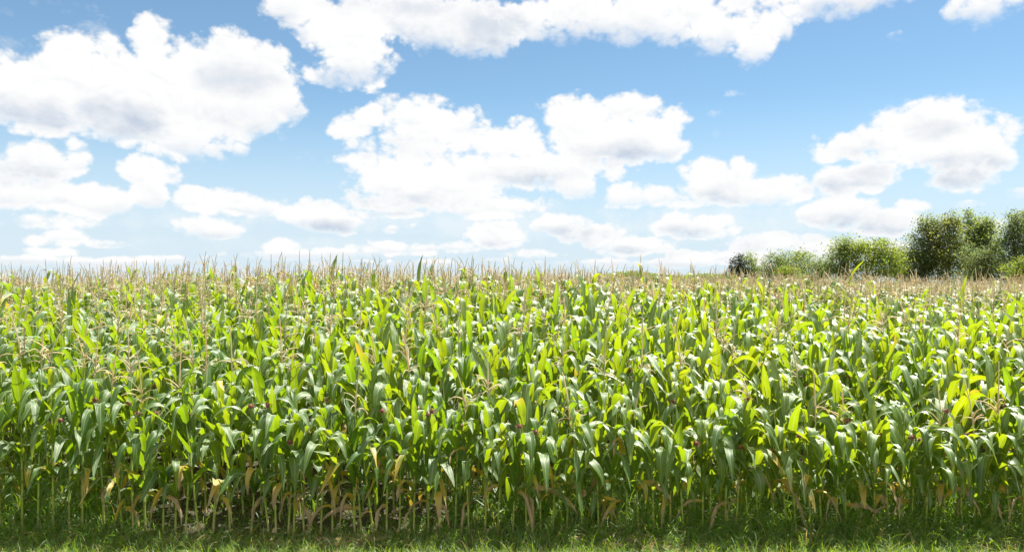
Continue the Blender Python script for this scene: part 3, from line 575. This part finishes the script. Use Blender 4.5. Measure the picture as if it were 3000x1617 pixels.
def build_world():
    wd = bpy.data.worlds.new('World'); bpy.context.scene.world = wd; wd.use_nodes = True; nt = wd.node_tree; nt.nodes.clear()
    V = lambda op, a, b=None, c=None: _v(nt, op, a, b, c)
    def _v(nt, op, a, b, c):
        n = N(nt, 'ShaderNodeVectorMath', operation=op)
        for s, v in zip(n.inputs, (a, b, c)): setin(nt, s, v)
        return n.outputs[0]
    g = N(nt, 'ShaderNodeTexCoord').outputs['Generated']; sp = N(nt, 'ShaderNodeSeparateXYZ'); nt.links.new(g, sp.inputs[0])
    az = M(nt, 'ARCTAN2', sp.outputs[0], sp.outputs[1]); el = M(nt, 'ARCSINE', sp.outputs[2])
    DEG = 57.2958
    azd = M(nt, 'MULTIPLY', az, DEG); eld = M(nt, 'MULTIPLY', el, DEG)
    def comb(a, b, c=0.0):
        n = N(nt, 'ShaderNodeCombineXYZ')
        for s, v in zip(n.inputs, (a, b, c)): setin(nt, s, v)
        return n.outputs[0]
    A3, E3 = comb(azd, azd, azd), comb(eld, eld, eld)
    def field(items, gain=1.0):
        run = None
        while len(items) % 3: items = items + [items[-1]]
        for k in range(0, len(items), 3):
            sx, ox, sy, oy, rr = [], [], [], [], []
            for (cx, cy, rx, ry) in items[k:k + 3]:
                a, e = azel(cx, cy); ra = rx / F * DEG * math.cos(a) ** 2; re = ry / F * DEG * math.cos(a)
                sx.append(1 / ra); ox.append(-a * DEG / ra); sy.append(1 / re); oy.append(-e * DEG / re); rr.append(min(ra, re) * 0.5 * gain)
            X = V('MULTIPLY_ADD', A3, tuple(sx), tuple(ox)); Yv = V('MULTIPLY_ADD', E3, tuple(sy), tuple(oy))
            q = V('MULTIPLY_ADD', Yv, Yv, V('MULTIPLY', X, X))
            d = V('MULTIPLY_ADD', q, tuple(-r for r in rr), tuple(rr))
            run = d if run is None else V('MAXIMUM', run, d)
        s = N(nt, 'ShaderNodeSeparateXYZ'); nt.links.new(run, s.inputs[0])
        return M(nt, 'MAXIMUM', M(nt, 'MAXIMUM', s.outputs[0], s.outputs[1]), s.outputs[2])
    dc = field(CLOUDS); dt = field(THIN); dg = field(GREYS)
    # cloud noise in degrees; finer towards the horizon, where clouds are farther
    far = N(nt, 'ShaderNodeMapRange'); setin(nt, far.inputs[0], eld); far.inputs[1].default_value = 0; far.inputs[2].default_value = 14; far.inputs[3].default_value = 0.34; far.inputs[4].default_value = 1.0
    far = far.outputs[0]
    P = comb(azd, M(nt, 'MULTIPLY', eld, 1.25), 3.3)
    n1 = NOISE(nt, P, 0.30, 9, 0.58, 0.35)
    vo = N(nt, 'ShaderNodeTexVoronoi', feature='SMOOTH_F1'); setin(nt, vo.inputs['Vector'], P); vo.inputs['Scale'].default_value = 0.85; vo.inputs['Detail'].default_value = 2.5; vo.inputs['Roughness'].default_value = 0.55; vo.inputs['Smoothness'].default_value = 0.35
    puff = M(nt, 'MULTIPLY_ADD', vo.outputs['Distance'], -1.25, 0.56)
    nn = M(nt, 'MULTIPLY_ADD', M(nt, 'SUBTRACT', n1, 0.5), 3.2, M(nt, 'MULTIPLY_ADD', puff, 0.55, CLOUD_BIAS))
    nn = M(nt, 'MULTIPLY', nn, far)
    # generic clouds for the unseen rest of the sky, cover raised for fill light, and a broken band low over the horizon
    gen = NOISE(nt, comb(M(nt, 'MULTIPLY', azd, 0.06), M(nt, 'MULTIPLY', eld, 0.10), 9.0), 1.0, 4, 0.5)
    back = M(nt, 'MULTIPLY', STEP_(nt, M(nt, 'ABSOLUTE', azd), 36, 44), 1.0); high = STEP_(nt, eld, 21.5, 27)
    gsel = M(nt, 'MAXIMUM', back, high)
    gd = M(nt, 'MULTIPLY_ADD', M(nt, 'SUBTRACT', gen, 0.5), 14.0, M(nt, 'MULTIPLY_ADD', gsel, 11.5, -9.3))
    band = NOISE(nt, comb(M(nt, 'MULTIPLY', azd, 0.42), M(nt, 'MULTIPLY', eld, 1.7), 5.0), 1.0, 3, 0.5)
    bd = M(nt, 'MULTIPLY_ADD', STEP_(nt, eld, 4.2, 1.4), 1.9, M(nt, 'MULTIPLY_ADD', M(nt, 'SUBTRACT', band, 0.5), 4.2, -2.5))
    D = M(nt, 'ADD', M(nt, 'MAXIMUM', M(nt, 'MAXIMUM', dc, gd), bd), nn)
    edge = M(nt, 'MULTIPLY', D, M(nt, 'DIVIDE', 1.0, far))
    tw = M(nt, 'MULTIPLY', STEP_(nt, M(nt, 'MULTIPLY_ADD', nn, 1.1, dt), 0.05, 1.1), 0.42)
    gn = NOISE(nt, comb(azd, M(nt, 'MULTIPLY', eld, 1.6), 7.7), 0.45, 5, 0.55)
    gr = STEP_(nt, M(nt, 'MULTIPLY_ADD', M(nt, 'SUBTRACT', gn, 0.5), 2.2, dg), -0.7, 1.1)
    # painted relief shading: compare the cloud's density with that a little nearer the sun, and the mass with that below it
    Pl = comb(M(nt, 'ADD', azd, 0.22), M(nt, 'MULTIPLY_ADD', eld, 1.25, 0.42), 3.3)
    relief = M(nt, 'SUBTRACT', NOISE(nt, Pl, 0.30, 7, 0.58, 0.35), NOISE(nt, P, 0.30, 7, 0.58, 0.35))
    relief = STEP_(nt, relief, -0.02, 0.16)
    E3 = comb(M(nt, 'SUBTRACT', eld, M(nt, 'MULTIPLY', far, 1.1)), M(nt, 'SUBTRACT', eld, M(nt, 'MULTIPLY', far, 1.1)), M(nt, 'SUBTRACT', eld, M(nt, 'MULTIPLY', far, 1.1)))
    base_ = M(nt, 'DIVIDE', M(nt, 'SUBTRACT', dc, field(CLOUDS)), far)
    base_ = STEP_(nt, M(nt, 'MULTIPLY_ADD', M(nt, 'SUBTRACT', gn, 0.5), 1.6, base_), 0.25, 1.5)
    alm = N(nt, 'ShaderNodeMix', data_type='FLOAT'); setin(nt, alm.inputs[0], base_); setin(nt, alm.inputs[2], STEP_(nt, edge, -0.22, 0.46)); setin(nt, alm.inputs[3], STEP_(nt, edge, -0.30, 1.15))
    al = M(nt, 'MAXIMUM', alm.outputs[0], tw)
    gr = M(nt, 'MULTIPLY_ADD', gr, 0.72, M(nt, 'MULTIPLY_ADD', base_, 0.38, M(nt, 'MULTIPLY', relief, 0.17)), clamp=True)
    gr = M(nt, 'MULTIPLY', gr, STEP_(nt, edge, 0.05, 0.9))
    col = MIX(nt, gr, (1.0, 1.0, 0.995), (0.57, 0.65, 0.77))  # self-shading painted into the cloud colour: white where lit, grey-blue where shaded
    sky = N(nt, 'ShaderNodeTexSky', sky_type='NISHITA'); sky.sun_disc = False; sky.sun_elevation = SUN_EL; sky.sun_rotation = SUN_AZ
    sky.air_density = 0.9; sky.dust_density = 0.0; sky.ozone_density = 4.5; sky.altitude = 200
    b1 = N(nt, 'ShaderNodeBackground')
    tint = MIX(nt, 1.0, sky.outputs[0], SKY_TINT, 'MULTIPLY')
    hs_ = N(nt, 'ShaderNodeHueSaturation'); hs_.inputs['Saturation'].default_value = SKY_SAT; nt.links.new(tint, hs_.inputs['Color'])
    setin(nt, b1.inputs[0], MIX(nt, M(nt, 'MULTIPLY', STEP_(nt, eld, 13.5, 1.0), 0.9), hs_.outputs[0], (5.1, 5.95, 6.8))); b1.inputs[1].default_value = SKY
    b2 = N(nt, 'ShaderNodeBackground'); nt.links.new(col, b2.inputs[0]); b2.inputs[1].default_value = CLOUD
    mx = N(nt, 'ShaderNodeMixShader'); nt.links.new(al, mx.inputs[0]); nt.links.new(b1.outputs[0], mx.inputs[1]); nt.links.new(b2.outputs[0], mx.inputs[2])
    out = N(nt, 'ShaderNodeOutputWorld'); nt.links.new(mx.outputs[0], out.inputs[0])
    wd.cycles.sampling_method = 'MANUAL'; wd.cycles.sample_map_resolution = 512
SKY, CLOUD, SUN, EXPO, CLOUD_BIAS, SKY_TINT, SKY_SAT = 0.053, 0.393, 5.0, 1.36, 0.50, (1.03, 1.17, 1.07), 0.95
build_world()

sl = bpy.data.lights.new('sun', 'SUN'); sl.energy = SUN; sl.angle = math.radians(0.53); sl.color = (1.0, 0.955, 0.88)
so = bpy.data.objects.new('sun', sl); C.objects.link(so)
so.rotation_euler = (-Vector((math.sin(SUN_AZ) * math.cos(SUN_EL), math.cos(SUN_AZ) * math.cos(SUN_EL), math.sin(SUN_EL)))).to_track_quat('-Z', 'Y').to_euler()
so.location = (10, 20, 40)

cam = bpy.data.cameras.new('camera'); co = bpy.data.objects.new('camera', cam); C.objects.link(co)
co.location = (0, 0, H); co.rotation_euler = (math.radians(90), 0, 0)
cam.sensor_width = 36; cam.lens = 36 * F / 3000; cam.shift_y = (HZ - 808.5) / 3000; cam.clip_end = 6000
sc = bpy.context.scene; sc.camera = co
sc.view_settings.view_transform = 'Standard'; sc.view_settings.look = 'None'; sc.view_settings.gamma = 1; sc.view_settings.exposure = EXPO
sc.cycles.max_bounces = 8; sc.cycles.diffuse_bounces = 4; sc.cycles.transmission_bounces = 6; sc.cycles.glossy_bounces = 2
sc.cycles.sample_clamp_indirect = 8
